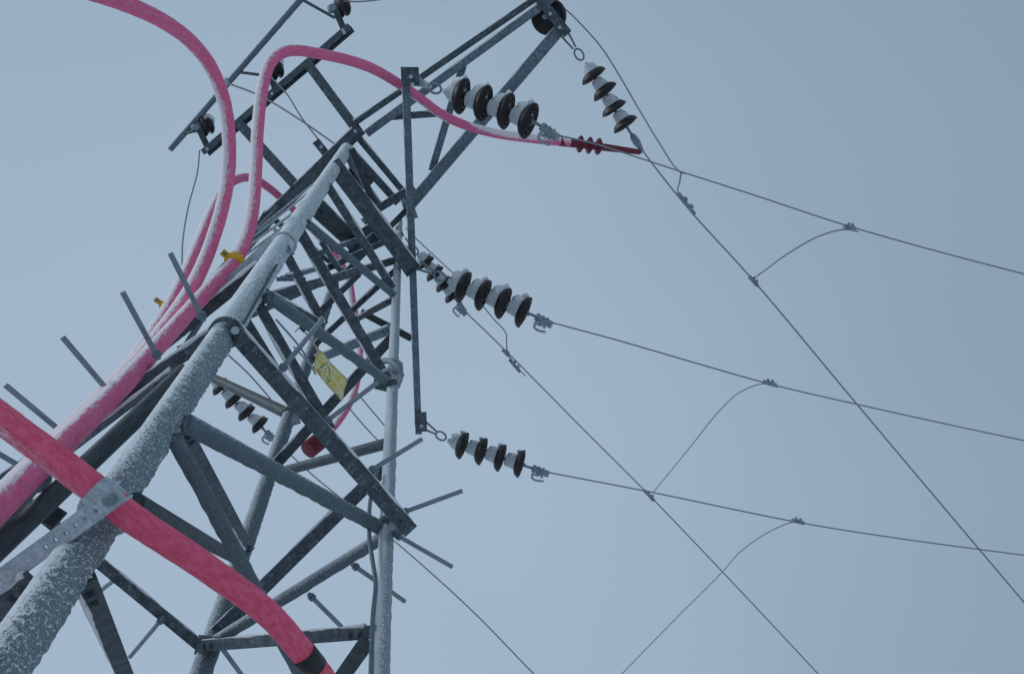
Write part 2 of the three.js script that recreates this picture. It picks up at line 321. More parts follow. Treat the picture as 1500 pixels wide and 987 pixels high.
// --- plates, bolts and small pieces
const bolt = (p, n, r = 0.014) => part('bolt', new THREE.CylinderGeometry(r, r, 0.02, 6).applyQuaternion(new THREE.Quaternion().setFromUnitVectors(UP, n)).translate(p.x, p.y, p.z), M.galv);
const toCam = p => EYE.clone().sub(p).normalize();
const plate = (a, b, w, mat = M.dark) => beam('gusset_plate', a, b, rect(w, 0.010), mat, toCam(pt(a)));
plate([600, 98, { h: 5.14 }], [601, 126, { h: 5.14 }], 0.115, M.dark); 
plate([616, 604, { h: 5.14 }], [617, 632, { h: 5.14 }], 0.09, M.dark);
plate([586, 370, 'B-0.06'], [606, 398, 'B-0.06'], 0.12, M.dark);
plate([592, 284, 'B-0.06'], [604, 320, 'B-0.06'], 0.10, M.dark);
plate([462, 206, { h: HT }], [478, 226, { h: HT }], 0.062, M.dark);
plate([312, 478, 'A-0.03'], [352, 492, 'A-0.05'], 0.05, M.dark);
plate([402, 336, 'A-0.055'], [428, 372, 'A-0.055'], 0.018, M.mid);
plate([62, 745, 1.9], [88, 762, 1.9], 0.045, M.deep);
plate([288, 944, 'C-0.05'], [320, 948, 'C-0.05'], 0.07, M.mid);
plate([424, 600, 'C-0.05'], [430, 622, 'C-0.05'], 0.08, M.mid);
plate([560, 766, 'B-0.03'], [588, 784, 'B-0.03'], 0.04, M.mid);
plate([405, 388, 'A-0.085'], [350, 484, 'A-0.085'], 0.010, M.dark);
for (const [x, y, r] of [[592, 770, 'B-0.085'], [602, 112, { h: 5.1 }], [604, 124, { h: 5.1 }], [617, 624, { h: 5.1 }], [598, 380, 'B-0.09'], [596, 300, 'B-0.09'], [470, 215, { h: HT - 0.03 }], [502, 44, { h: 6.3 }], [520, 192, { h: HT - 0.06 }], [344, 484, 'A-0.09'], [806, 20, { h: HT - 0.1 }], [820, 40, { h: HT - 0.12 }], [300, 944, 'C-0.08'], [574, 772, 'B-0.085']]) { const p = pt([x, y, r]); bolt(p, toCam(p)); }
// --- spikes against climbing, in a ring on the lower channels
const spike = (a, b) => { const p = pt(a), q = pt(b), d = q.clone().sub(p).normalize(), m = part('spike', rod(p, q, 0.0085), M.hardware); part('nut', new THREE.CylinderGeometry(0.015, 0.015, 0.016, 6).applyQuaternion(new THREE.Quaternion().setFromUnitVectors(UP, d)).translate(...p.clone().addScaledVector(d, 0.02).toArray()), M.mid, undefined, m); };
for (const [x0, y0, x1, y1] of [[298, 470, 249, 371], [232, 526, 179, 428], [164, 580, 91, 494], [96, 638, 7, 564], [40, 690, -60, 630]]) spike([x0, y0, 2.42], [x1, y1, 2.3]);
for (const [x0, y0, x1, y1, k] of [[409, 545, 474, 465, 0.2], [474, 620, 554, 559, 0.34], [538, 692, 618, 643, 0.42], [586, 752, 677, 719, 0.5]]) spike([x0, y0, 2.22 + k], [x1, y1, 2.3 + k]);
for (const [x0, y0, x1, y1] of [[578, 782, 662, 830], [515, 826, 593, 881], [452, 870, 500, 918], [318, 940, 356, 992]]) spike([x0, y0, 2.85], [x1, y1, 2.95]);
for (const [x0, y0, x1, y1] of [[176, 842, 142, 869], [238, 905, 190, 962]]) spike([x0, y0, 2.8], [x1, y1, 2.95]);
// --- frosted band clamp on leg B and a thin conduit beside it
{
  const c = at(576, 545, depthOn('B', 545)), d = LEG.B[1].clone().sub(LEG.B[0]).normalize(), [X] = frameOf(d, toCam(c)), Z = X.clone().cross(d);
  for (const [dy, r, k] of [[0.035, 0.062, 0.3], [-0.02, 0.066, 0.6], [-0.075, 0.058, 0.1]]) {
    const pts = []; for (let i = 0; i <= 28; i++) { const a = i / 28 * TAU; pts.push(c.clone().addScaledVector(d, dy + 0.02 * Math.sin(a * 2 + k * 6)).addScaledVector(X, Math.cos(a) * r + 0.022).addScaledVector(Z, Math.sin(a) * r)); }
    part('band_clamp', tube(pts, 0.0095, { seg: 10, lump: legLump(0.006) }), M.frosted);
  }
  part('clamp_block', box(at(552, 560, depthOn('B', 560) - 0.02), at(578, 566, depthOn('B', 566) - 0.03), 0.05, 0.05), M.deep);
  const q = (x, y) => at(x, y, depthOn('B', y) - 0.06);
  part('conduit', tube(curve([q(552, 690), q(542, 735), q(541, 790), q(546, 825), q(550, 855), q(546, 905), q(543, 1000)], 60), 0.008, { seg: 10 }), M.mid);
}

// ------------------------------------------------------------------ insulator strings
const unitGeo = (() => {
  const L = (p, s = 26) => new THREE.LatheGeometry(p.map(q => new THREE.Vector2(q[0], q[1])), s);
  return {
    capFirst: L([[0.0001, 0], [0.016, 0], [0.022, 0.012], [0.042, 0.035], [0.058, 0.070], [0.066, 0.092], [0.0001, 0.092]]),
    cap: L([[0.0001, 0.002], [0.036, 0.002], [0.050, 0.012], [0.055, 0.05], [0.062, 0.088], [0.064, 0.094], [0.0001, 0.094]]),
    shed: L([[0.058, 0.078], [0.078, 0.082], [0.098, 0.094], [0.112, 0.112], [0.116, 0.122], [0.114, 0.127], [0.106, 0.119], [0.098, 0.112], [0.095, 0.132], [0.090, 0.133], [0.085, 0.112], [0.075, 0.112], [0.072, 0.136], [0.066, 0.136], [0.061, 0.112], [0.036, 0.114], [0.032, 0.136], [0.020, 0.138], [0.0001, 0.138]], 40),
    pin: L([[0.0001, 0.12], [0.012, 0.12], [0.012, 0.155], [0.0001, 0.155]], 12),
  };
})();
function ringLink(c, dir, side, len, w, r) {
  const pts = []; for (let i = 0; i <= 24; i++) { const a = i / 24 * TAU; pts.push(c.clone().addScaledVector(dir, Math.cos(a) * len / 2).addScaledVector(side, Math.sin(a) * w / 2)); }
  return tube(pts, r, { seg: 8 });
}
function insulatorString(label, p0, firstCap, lastShed, clampEnd, k, snowAmt, opts = {}) {
  const g = thing('insulator_string', label, 'insulator', 'insulator strings on the tower', p0); g.updateMatrixWorld(true);
  const inv = g.matrixWorld.clone().invert();
  const add = (n, geo, mat, parent = g) => { geo.applyMatrix4(inv); return mesh(n, geo, mat, parent); };
  const d = lastShed.clone().sub(firstCap), n = 4, sp = d.length() / (n - 0.13); d.normalize();
  const side = toCam(firstCap).cross(d).normalize(), face = d.clone().cross(side).normalize();
  const X = side, Z = side.clone().cross(d).normalize(), S = k;
  // links between tower and string
  const run = firstCap.clone().sub(p0), rl = run.length(), rd = run.clone().normalize();
  const rs = toCam(p0).cross(rd).normalize();
  if (opts.strap) add('strap', mergeGeometries([box(p0, p0.clone().addScaledVector(rd, rl * 0.55), 0.032, 0.010, toCam(p0)), box(p0.clone().addScaledVector(rs, 0.05), p0.clone().addScaledVector(rd, rl * 0.6), 0.022, 0.010, toCam(p0))]), M.galv);
  else add('shackle', mergeGeometries([rod(p0.clone().addScaledVector(rs, 0.03), p0.clone().addScaledVector(rd, rl * 0.5).addScaledVector(rs, 0.012), 0.008), rod(p0.clone().addScaledVector(rs, -0.03), p0.clone().addScaledVector(rd, rl * 0.5).addScaledVector(rs, -0.012), 0.008)]), M.hardware);
  add('link', ringLink(p0.clone().addScaledVector(rd, rl * 0.72), rd, rs, Math.min(0.095, rl * 0.5), 0.06, 0.008), M.hardware);
  for (let i = 0; i < n; i++) {
    const o = firstCap.clone().addScaledVector(d, sp * i), s = S;
    const dt = d.clone().addScaledVector(X, (rnd() - 0.5) * 0.12).addScaledVector(Z, (rnd() - 0.5) * 0.12).normalize(), xt = X.clone().addScaledVector(dt, -X.dot(dt)).normalize(), zt = xt.clone().cross(dt);
    const B = new THREE.Matrix4().makeBasis(xt.multiplyScalar(s), dt.multiplyScalar(sp / 0.146), zt.multiplyScalar(s)).setPosition(o), sv = 0.75 + rnd() * 0.5;
    const unit = add('insulator_disc', unitGeo.shed.clone().applyMatrix4(B), M.shed);
    add('cap', (i ? unitGeo.cap : unitGeo.capFirst).clone().applyMatrix4(B), M.cap, unit);
    add('pin', unitGeo.pin.clone().applyMatrix4(B), M.hardware, unit);
    // stuck snow on the upper and windward side of the cap and along the rim
    const up = UP.clone().multiplyScalar(0.8).addScaledVector(UPV, 0.9).addScaledVector(WIND, 0.35); up.addScaledVector(d, -up.dot(d)).normalize(); const sd = d.clone().cross(up).normalize();
    if (snowAmt > 0) {
      const a = snowLump(0.060 * s, 0.060 * s, 0.046 * s * snowAmt * sv);
      place(a, o.clone().addScaledVector(d, sp * 0.42).addScaledVector(up, 0.052 * s), sd, d, up);
      const b = snowLump(0.068 * s, 0.028 * s, 0.032 * s * snowAmt * sv);
      place(b, o.clone().addScaledVector(d, sp * 0.60).addScaledVector(up, 0.096 * s), sd, d, up);
      add('stuck_snow', mergeGeometries([a, b]), M.snow, unit);
    }
  }
  // tension clamp
  const cd = clampEnd.clone().sub(lastShed), cl = cd.length(); cd.normalize(); const cs = toCam(clampEnd).cross(cd).normalize();
  const q = (t, s) => lastShed.clone().addScaledVector(cd, cl * t).addScaledVector(cs, s);
  add('clevis', rod(q(-0.2, 0), q(0.5, 0), 0.010), M.hardware);
  if (opts.wedge) add('clamp', tube([q(0.4, 0), q(0.5, 0), q(0.75, 0), q(1.0, 0), q(1.15, 0)], t => [0.014, 0.026, 0.03, 0.02, 0.012][Math.round(t * 4)], { seg: 14 }), M.hardware);
  else {
    const body = add('clamp', prism([[-0.026, -0.028], [0.026, -0.028], [0.026, 0.024], [0.010, 0.036], [-0.010, 0.036], [-0.026, 0.024]], q(0.42, 0), q(1.1, -0.01), toCam(clampEnd)), M.hardware);
    const under = opts.under ?? 1, parts = [];
    for (const t of [0.5, 0.68, 0.86]) parts.push(rod(q(t, 0.03), q(t, -0.05 * under), 0.007, 8), new THREE.CylinderGeometry(0.012, 0.012, 0.014, 6).applyQuaternion(new THREE.Quaternion().setFromUnitVectors(UP, cs)).translate(...q(t, -0.045 * under).toArray()));
    add('u_bolts', mergeGeometries(parts), M.galv, body);
    add('wire_tail', tube(curve([q(1.0, -0.01), q(0.8, -0.03), q(0.55, -0.045), q(0.5, -0.066), q(0.64, -0.08), q(0.84, -0.076), q(0.98, -0.07)], 30), 0.0085, { seg: 8 }), M.wirePale);
  }
  return g;
}
// the three strings on the phase beam
insulatorString('insulator string with thick snow, above the red cable end', at(604, 120, 4.93), at(650, 133, 4.85), at(778, 176, 4.72), at(815, 198, 4.70), 1.0, 1.4, { strap: true });
insulatorString('snowy insulator string level with the tower top, beside another string', at(613, 388, 5.38), at(656, 411, 5.3), at(770, 457, 5.2), at(806, 473, 5.18), 1.0, 1.25);
insulatorString('nearly bare insulator string at the lower end of the long grey channel', at(620, 622, 6.0), at(656, 645, 5.9), at(764, 681, 5.8), at(801, 692, 5.78), 0.95, 0.5);
// the three strings of the second line
insulatorString('insulator string hanging from the pointed cross arm tip', at(826, 48, 5.75), at(857, 92, 5.75), at(917, 184, 5.8), at(938, 216, 5.8), 0.9, 0.35, { wedge: true });
insulatorString('insulator string half hidden behind a larger one near the tower top', at(590, 352, 6.5), at(612, 372, 6.55), at(664, 434, 6.7), at(682, 458, 6.72), 0.82, 0.6, {});
insulatorString('insulator string behind the snowy near leg', at(264, 512, 6.6), at(308, 553, 6.7), at(381, 625, 6.85), at(402, 643, 6.85), 0.8, 0.4, {});

// ------------------------------------------------------------------ conductors
const wire = (label, pts, r, cat = 'wire', group, mat = M.wire, name = 'conductor_wire', n = 120) => {
  const w = mesh(name, tube(curve(pts, n), r, { seg: 8 }), mat); return tag(w, label, cat, group);
};
const G1 = 'conductors from the long grey channel', G2 = 'conductors of the second line';
wire('conductor wire leaving the clamp beside the red cable end', [at(812, 197, 4.70), at(870, 210, 4.72), at(945, 234, 4.76), at(1000, 252, 4.80), at(1100, 284, 4.86), at(1250, 333, 4.98), at(1500, 401, 5.15), at(2000, 520, 5.6), at(3000, 720, 6.6)], 0.0050, 'wire', G1);
wire('conductor wire from the snowy string level with the tower top', [at(803, 471, 5.18), at(900, 497, 5.2), at(1127, 562, 5.3), at(1260, 593, 5.38), at(1500, 645, 5.5), at(2000, 745, 6), at(3000, 920, 7)], 0.0053, 'wire', G1);
wire('conductor wire from the string at the low end of the grey channel', [at(798, 691, 5.78), at(945, 719, 5.8), at(1170, 765, 5.9), at(1300, 786, 5.98), at(1500, 813, 6.1), at(2000, 875, 6.6), at(3000, 985, 7.6)], 0.0056, 'wire', G1);
wire('conductor wire from the cross arm tip string', [at(936, 212, 5.8), at(950, 232, 5.8), at(1010, 307, 5.82), at(1105, 412, 5.86), at(1250, 585, 5.95), at(1500, 881, 6.1), at(1900, 1350, 6.5)], 0.0062, 'wire', G2);
wire('conductor wire from the half hidden string near the tower top', [at(680, 455, 6.72), at(742, 515, 6.75), at(850, 624, 6.8), at(950, 724, 6.85), at(1080, 860, 6.95), at(1200, 988, 7.05), at(1500, 1310, 7.4)], 0.0062, 'wire', G2);
wire('conductor wire passing behind the round legs from the far string', [at(400, 642, 6.85), at(458, 696, 6.85), at(540, 762, 6.9), at(590, 803, 6.9), at(690, 893, 6.95), at(783, 988, 7.0), at(1000, 1205, 7.2)], 0.0062, 'wire', G2);
function jumper(label, pts, r, clampDirs, mat = M.wire) {
  const g = thing('jumper_wire', label, 'wire', 'jumper wires between the two lines', pts[0]); g.updateMatrixWorld(true); const inv = g.matrixWorld.clone().invert();
  mesh('strand', tube(curve(pts, 60), r, { seg: 8 }).applyMatrix4(inv), mat, g);
  for (const [a, b] of clampDirs) {
    const d = b.clone().sub(a), m = a.clone().add(b).multiplyScalar(0.5), s = toCam(m).cross(d.clone().normalize()).normalize();
    const geo = mergeGeometries([box(a, b, 0.03, 0.022, toCam(m)), box(a.clone().addScaledVector(d, 0.25).addScaledVector(s, 0.022), a.clone().addScaledVector(d, 0.42).addScaledVector(s, 0.022), 0.016, 0.014, toCam(m)), box(a.clone().addScaledVector(d, 0.6).addScaledVector(s, 0.022), a.clone().addScaledVector(d, 0.77).addScaledVector(s, 0.022), 0.016, 0.014, toCam(m))]);
    mesh('clamp', geo.applyMatrix4(inv), M.hardware, g);
  }
  return g;
}
jumper('short curved jumper joining the two upper conductors', [at(1258, 339, 4.98), at(1238, 336, 5.0), at(1205, 344, 5.1), at(1160, 368, 5.4), at(1125, 393, 5.7), at(1105, 411, 5.84), at(1115, 424, 5.85)], 0.0055, [[at(1237, 331, 4.96), at(1253, 335, 4.97)], [at(1098, 405, 5.84), at(1110, 418, 5.85)]]);
jumper('curved jumper hanging from the middle conductor', [at(1140, 567, 5.3), at(1120, 562, 5.32), at(1085, 574, 5.5), at(1052, 604, 5.8), at(1015, 650, 6.2), at(980, 693, 6.6), at(958, 720, 6.83)], 0.0048, [[at(1118, 559, 5.28), at(1137, 564, 5.29)], [at(944, 718, 6.83), at(958, 733, 6.84)]], M.wirePale);
jumper('long pale jumper hanging from the lowest conductor', [at(1182, 767, 5.9), at(1165, 764, 5.92), at(1125, 780, 6.0), at(1085, 808, 6.2), at(1058, 838, 6.4), at(990, 906, 6.7), at(908, 990, 7.0), at(830, 1070, 7.2)], 0.0050, [[at(1160, 762, 5.88), at(1178, 766, 5.89)]], M.wirePale);
jumper('thin wire looping from the black pin insulator to the upper conductor', [at(824, 10, 5.9), at(840, 24, 5.85), at(880, 68, 5.75), at(910, 115, 5.6), at(935, 158, 5.4), at(965, 208, 5.1), at(992, 248, 4.85), at(1002, 254, 4.79)], 0.0058, []);
jumper('short stub of wire hooked under the upper conductor', [at(998, 252, 4.8), at(996, 266, 5.0), at(993, 280, 5.4), at(1000, 295, 5.8), at(1014, 312, 5.82)], 0.0055, [[at(994, 283, 5.8), at(1018, 314, 5.82)]]);
jumper('bent wire end clamped to the middle diagonal conductor', [at(706, 446, 6.6), at(722, 466, 6.65), at(741, 488, 6.7), at(742, 502, 6.72), at(744, 517, 6.73), at(756, 536, 6.75), at(770, 551, 6.76)], 0.0055, [[at(736, 512, 6.7), at(746, 522, 6.71)], [at(746, 526, 6.72), at(762, 545, 6.73)]]);
jumper('thin wire slanting behind the snowy insulator string', [at(594, 334, 6.3), at(610, 350, 6.3), at(640, 378, 6.25), at(668, 404, 6.2), at(690, 424, 6.2)], 0.0048, []);

// ------------------------------------------------------------------ red power cables
function cable(label, spec, r, mat, extra) {
  const pts = spec.map(([x, y, z]) => x instanceof THREE.Vector3 ? x : at(x, y, z));
  if (extra) pts.unshift(...extra(pts[0]));
  const g = thing('power_cable', label, 'cable', 'red power cables', pts[0]); g.updateMatrixWorld(true);
  const c = curve(pts, 320);
  mesh('sheath', tube(c, r, { seg: 28, lump: (u, s) => 0.0022 * ring(u, ((s * .7) % 1 + 1) % 1, 14, 20, 2, 3) }).applyMatrix4(g.matrixWorld.clone().invert()), mat, g);
  return [g, c];
}
const toGround = p => [V(p.x, 0.01, p.z), V(p.x, 0.7, p.z)];
const [cab1] = cable('frosted red cable arching over the tower to an insulator clamp', [[-70, 812, 1.55], [0, 740, 1.72], [100, 641, 2.02], [180, 562, 2.42], [260, 474, 2.95], [318, 410, 3.4], [343, 383, 3.6], [358, 355, 3.72], [368, 318, 3.85], [374, 255, 4.0], [377, 190, 4.1], [384, 130, 4.2], [397, 90, 4.3], [424, 74, 4.45], [470, 79, 4.6], [540, 98, 4.85], [600, 133, 5.1], [655, 172, 5.3], [715, 193, 5.4], [790, 204, 5.45], [835, 208, 5.5]], 0.0325, M.cable, toGround);
{
  const inv = cab1.matrixWorld.clone().invert();
  const a = at(820, 207, 5.48), b = at(940, 223, 5.75), P = t => a.clone().lerp(b, t);
  const t = mesh('termination', tube([P(0), P(0.1), P(0.3), P(0.6), P(0.97), P(1)], f => [0.034, 0.032, 0.03, 0.026, 0.02, 0.008][Math.round(f * 5)], { seg: 20 }).applyMatrix4(inv), M.maroon, cab1, 'dark red tapered cable end');
  for (const k of [0.22, 0.33, 0.44]) mesh('rain_shed', tube([P(k), P(k + 0.02), P(k + 0.05)], f => [0.030, 0.062, 0.034][Math.round(f * 2)], { seg: 24 }).applyMatrix4(inv), M.maroon, t);
}
cable('red cable curving up and away from the tower into the sky', [[-70, 806, 1.66], [0, 733, 1.84], [100, 634, 2.14], [180, 554, 2.54], [250, 468, 3.08], [283, 416, 3.38], [304, 370, 3.55], [322, 315, 3.65], [333, 262, 3.72], [335, 205, 3.72], [328, 150, 3.68], [310, 102, 3.58], [280, 62, 3.4], [240, 32, 3.2], [190, 8, 3.0], [120, -16, 2.8], [0, -50, 2.6], [-200, -70, 2.4], [-500, 40, 2.2], [V(-2.6, 0.9, -1.2)], [V(-2.8, 0.02, -1.3)]], 0.0325, M.cable, toGround);
const [cab3] = cable('frosted red cable bending inward through the tower lattice', [[-70, 800, 1.78], [0, 728, 1.95], [100, 629, 2.26], [180, 548, 2.68], [234, 472, 3.2], [255, 434, 3.5], [274, 394, 3.8], [294, 346, 4.2], [314, 300, 4.6], [330, 274, 5.0], [348, 262, 5.3], [372, 262, 5.7], [402, 282, 6.1], [440, 318, 6.5], [480, 362, 6.8], [508, 402, 6.9], [517, 445, 6.9], [526, 500, 6.8], [524, 550, 6.6], [512, 590, 6.4], [490, 624, 6.2], [468, 646, 6.1]], 0.0305, M.cable, toGround);
{
  const inv = cab3.matrixWorld.clone().invert(), a = at(470, 644, 6.1), b = at(451, 659, 5.98), P = t => a.clone().lerp(b, t);
  mesh('termination', tube([0, .06, .12, .2, .28, .36, .44, .52, .6, .68, .76, .84, .92, 1].map(P), f => { const i = Math.round(f * 13); return i < 2 ? 0.04 : i % 2 ? 0.074 : 0.062; }, { seg: 24 }).applyMatrix4(inv), M.maroon, cab3, 'dark red bulky cable end');
}
const [cab4] = cable('bare bright red cable crossing in front of the near leg', [[V(-2.4, 0.02, -0.3)], [V(-2.3, 1.6, -0.35)], [-420, 330, 2.0], [-160, 486, 1.62], [0, 612, 1.47], [70, 664, 1.45], [135, 714, 1.45], [190, 757, 1.47], [300, 830, 1.58], [390, 897, 1.66], [440, 952, 1.72], [485, 1010, 1.78], [540, 1100, 1.85], [V(-0.5, 1.2, -1.55)], [V(-0.42, 0.02, -1.6)]], 0.0275, M.cableBare);
{
  const inv = cab4.matrixWorld.clone().invert(), c0 = at(138, 716, 1.45), c1 = at(166, 738, 1.455);
  mesh('saddle_strap', tube([c0, c0.clone().lerp(c1, 0.5), c1], 0.0315, { seg: 28, lump: (u, q) => 0.002 * noise.noise(u * 9, q * 40, 1) }).applyMatrix4(inv), M.galv, cab4, 'galvanised strap over the cable at the near leg');
  const a = at(444, 957, 1.722), b = at(461, 978, 1.742);
  mesh('tape_band', tube([a, a.clone().lerp(b, 0.5), b], 0.0292, { seg: 28 }).applyMatrix4(inv), M.black, cab4, 'black tape wrapped round the cable');
}
// cable clamps
function cableClamp(label, x, y, z, dx, dy, r, width) {
  const c = at(x, y, z), d = at(x + dx, y + dy, z + 0.12).sub(c).normalize(), s = toCam(c).cross(d).normalize();
  const g = thing('cable_clamp', label, 'clamp', 'yellow clamps on the cables', c); g.updateMatrixWorld(true); const inv = g.matrixWorld.clone().invert();
  const p = t => c.clone().addScaledVector(d, t);
  mesh('strap', tube([p(-width / 2), p(-width * 0.42), p(width * 0.42), p(width / 2)], f => r + (f > 0.2 && f < 0.8 ? 0.004 : -0.002), { seg: 28, lump: (u, q) => 0.003 * noise.noise(u * 9, q * 30, 2) }).applyMatrix4(inv), M.yellow, g);
  mesh('lug', box(p(0).addScaledVector(s, r * 0.9), p(0).addScaledVector(s, r + 0.034), width * 0.55, 0.022, toCam(c)).applyMatrix4(inv), M.yellow, g);
  mesh('lug', box(p(0).addScaledVector(s, -r * 0.9), p(0).addScaledVector(s, -r - 0.022), width * 0.6, 0.022, toCam(c)).applyMatrix4(inv), M.yellow, g);
  mesh('bolt', rod(p(0).addScaledVector(s, r + 0.022).addScaledVector(toCam(c), -0.03), p(0).addScaledVector(s, r + 0.022).addScaledVector(toCam(c), 0.03), 0.008).applyMatrix4(inv), M.hardware, g);
}
cableClamp('bright yellow clamp around the front red cable', 343, 383, 3.6, 14, -16, 0.038, 0.06);
cableClamp('small frosted yellow clamp at the outer end of the bracket', 240, 448, 3.4, 10, -11, 0.016, 0.04);
// galvanised cable brackets held to leg A by u-bolts
function cableBracket(label, y, pxA, pxEnd, w, holes) {
  const a = pt(pxA), b = pt(pxEnd), d = b.clone().sub(a).normalize();
  const g = thing('cable_bracket', label, 'bracket', null, a); g.updateMatrixWorld(true); const inv = g.matrixWorld.clone().invert();
  const n = toCam(a), fl = d.clone().cross(n).normalize(), nn = fl.clone().cross(d).normalize();
  const L = a.distanceTo(b), sh = new THREE.Shape([[-w * 0.4, -w / 2], [L, -w / 2], [L, w / 2], [-w * 0.4, w / 2]].map(q => new THREE.Vector2(...q)));
  for (let i = 0; i < holes; i++) { const h = new THREE.Path(); h.absarc(w * 0.55 + i * 0.0262, w * 0.02, 0.0042, 0, TAU, true); sh.holes.push(h); }
  const web = new THREE.ExtrudeGeometry(sh, { depth: 0.005, bevelEnabled: false, curveSegments: 10 });
  web.applyMatrix4(new THREE.Matrix4().makeBasis(d, nn.clone().cross(d), nn).setPosition(a));
  mesh('channel', web.applyMatrix4(inv), M.galv, g);
  const e = nn.clone().cross(d), p = (t, s) => a.clone().addScaledVector(d, t).addScaledVector(e, s).addScaledVector(nn, -w * 0.24);
  for (const s of [-1, 1]) mesh('side_flange', box(p(-w * 0.4, s * (w / 2 - 0.0025)), p(L, s * (w / 2 - 0.0025)), 0.005, w * 0.5, nn).applyMatrix4(inv), M.galv, g);
  // the u-bolt goes round the leg
  const lc = at(pxA[0], pxA[1], depthOn('A', pxA[1])); const legD = LEG.A[1].clone().sub(LEG.A[0]).normalize();
  const cx = toCam(lc).cross(legD).normalize(), cz = cx.clone().cross(legD), ax = legAtHeight('A', lc.y);
  for (const o of [-0.06]) { const pts = []; for (let i = 0; i <= 26; i++) { const q = i / 26 * TAU; pts.push(ax.clone().addScaledVector(legD, o).addScaledVector(cx, Math.cos(q) * 0.050).addScaledVector(cz, Math.sin(q) * 0.050)); } mesh('u_bolt', tube(pts, 0.0075, { seg: 10 }).applyMatrix4(inv), M.galv, g); }
  const c0 = a.clone().addScaledVector(d, w * 0.1).addScaledVector(nn, 0.012);
  mesh('nut', new THREE.CylinderGeometry(0.011, 0.011, 0.016, 6).applyQuaternion(new THREE.Quaternion().setFromUnitVectors(UP, nn)).translate(c0.x, c0.y, c0.z).applyMatrix4(inv), M.hardware, g);
  return g;
}
cableBracket('perforated galvanised bracket holding the bare red cable on the near leg', 740, [168, 727, 1.39], [-60, 892, 1.46], 0.038, 7);
cableBracket('galvanised bracket behind the bright yellow cable clamp', 352, [404, 352, 3.40], [262, 486, 3.52], 0.060, 0);

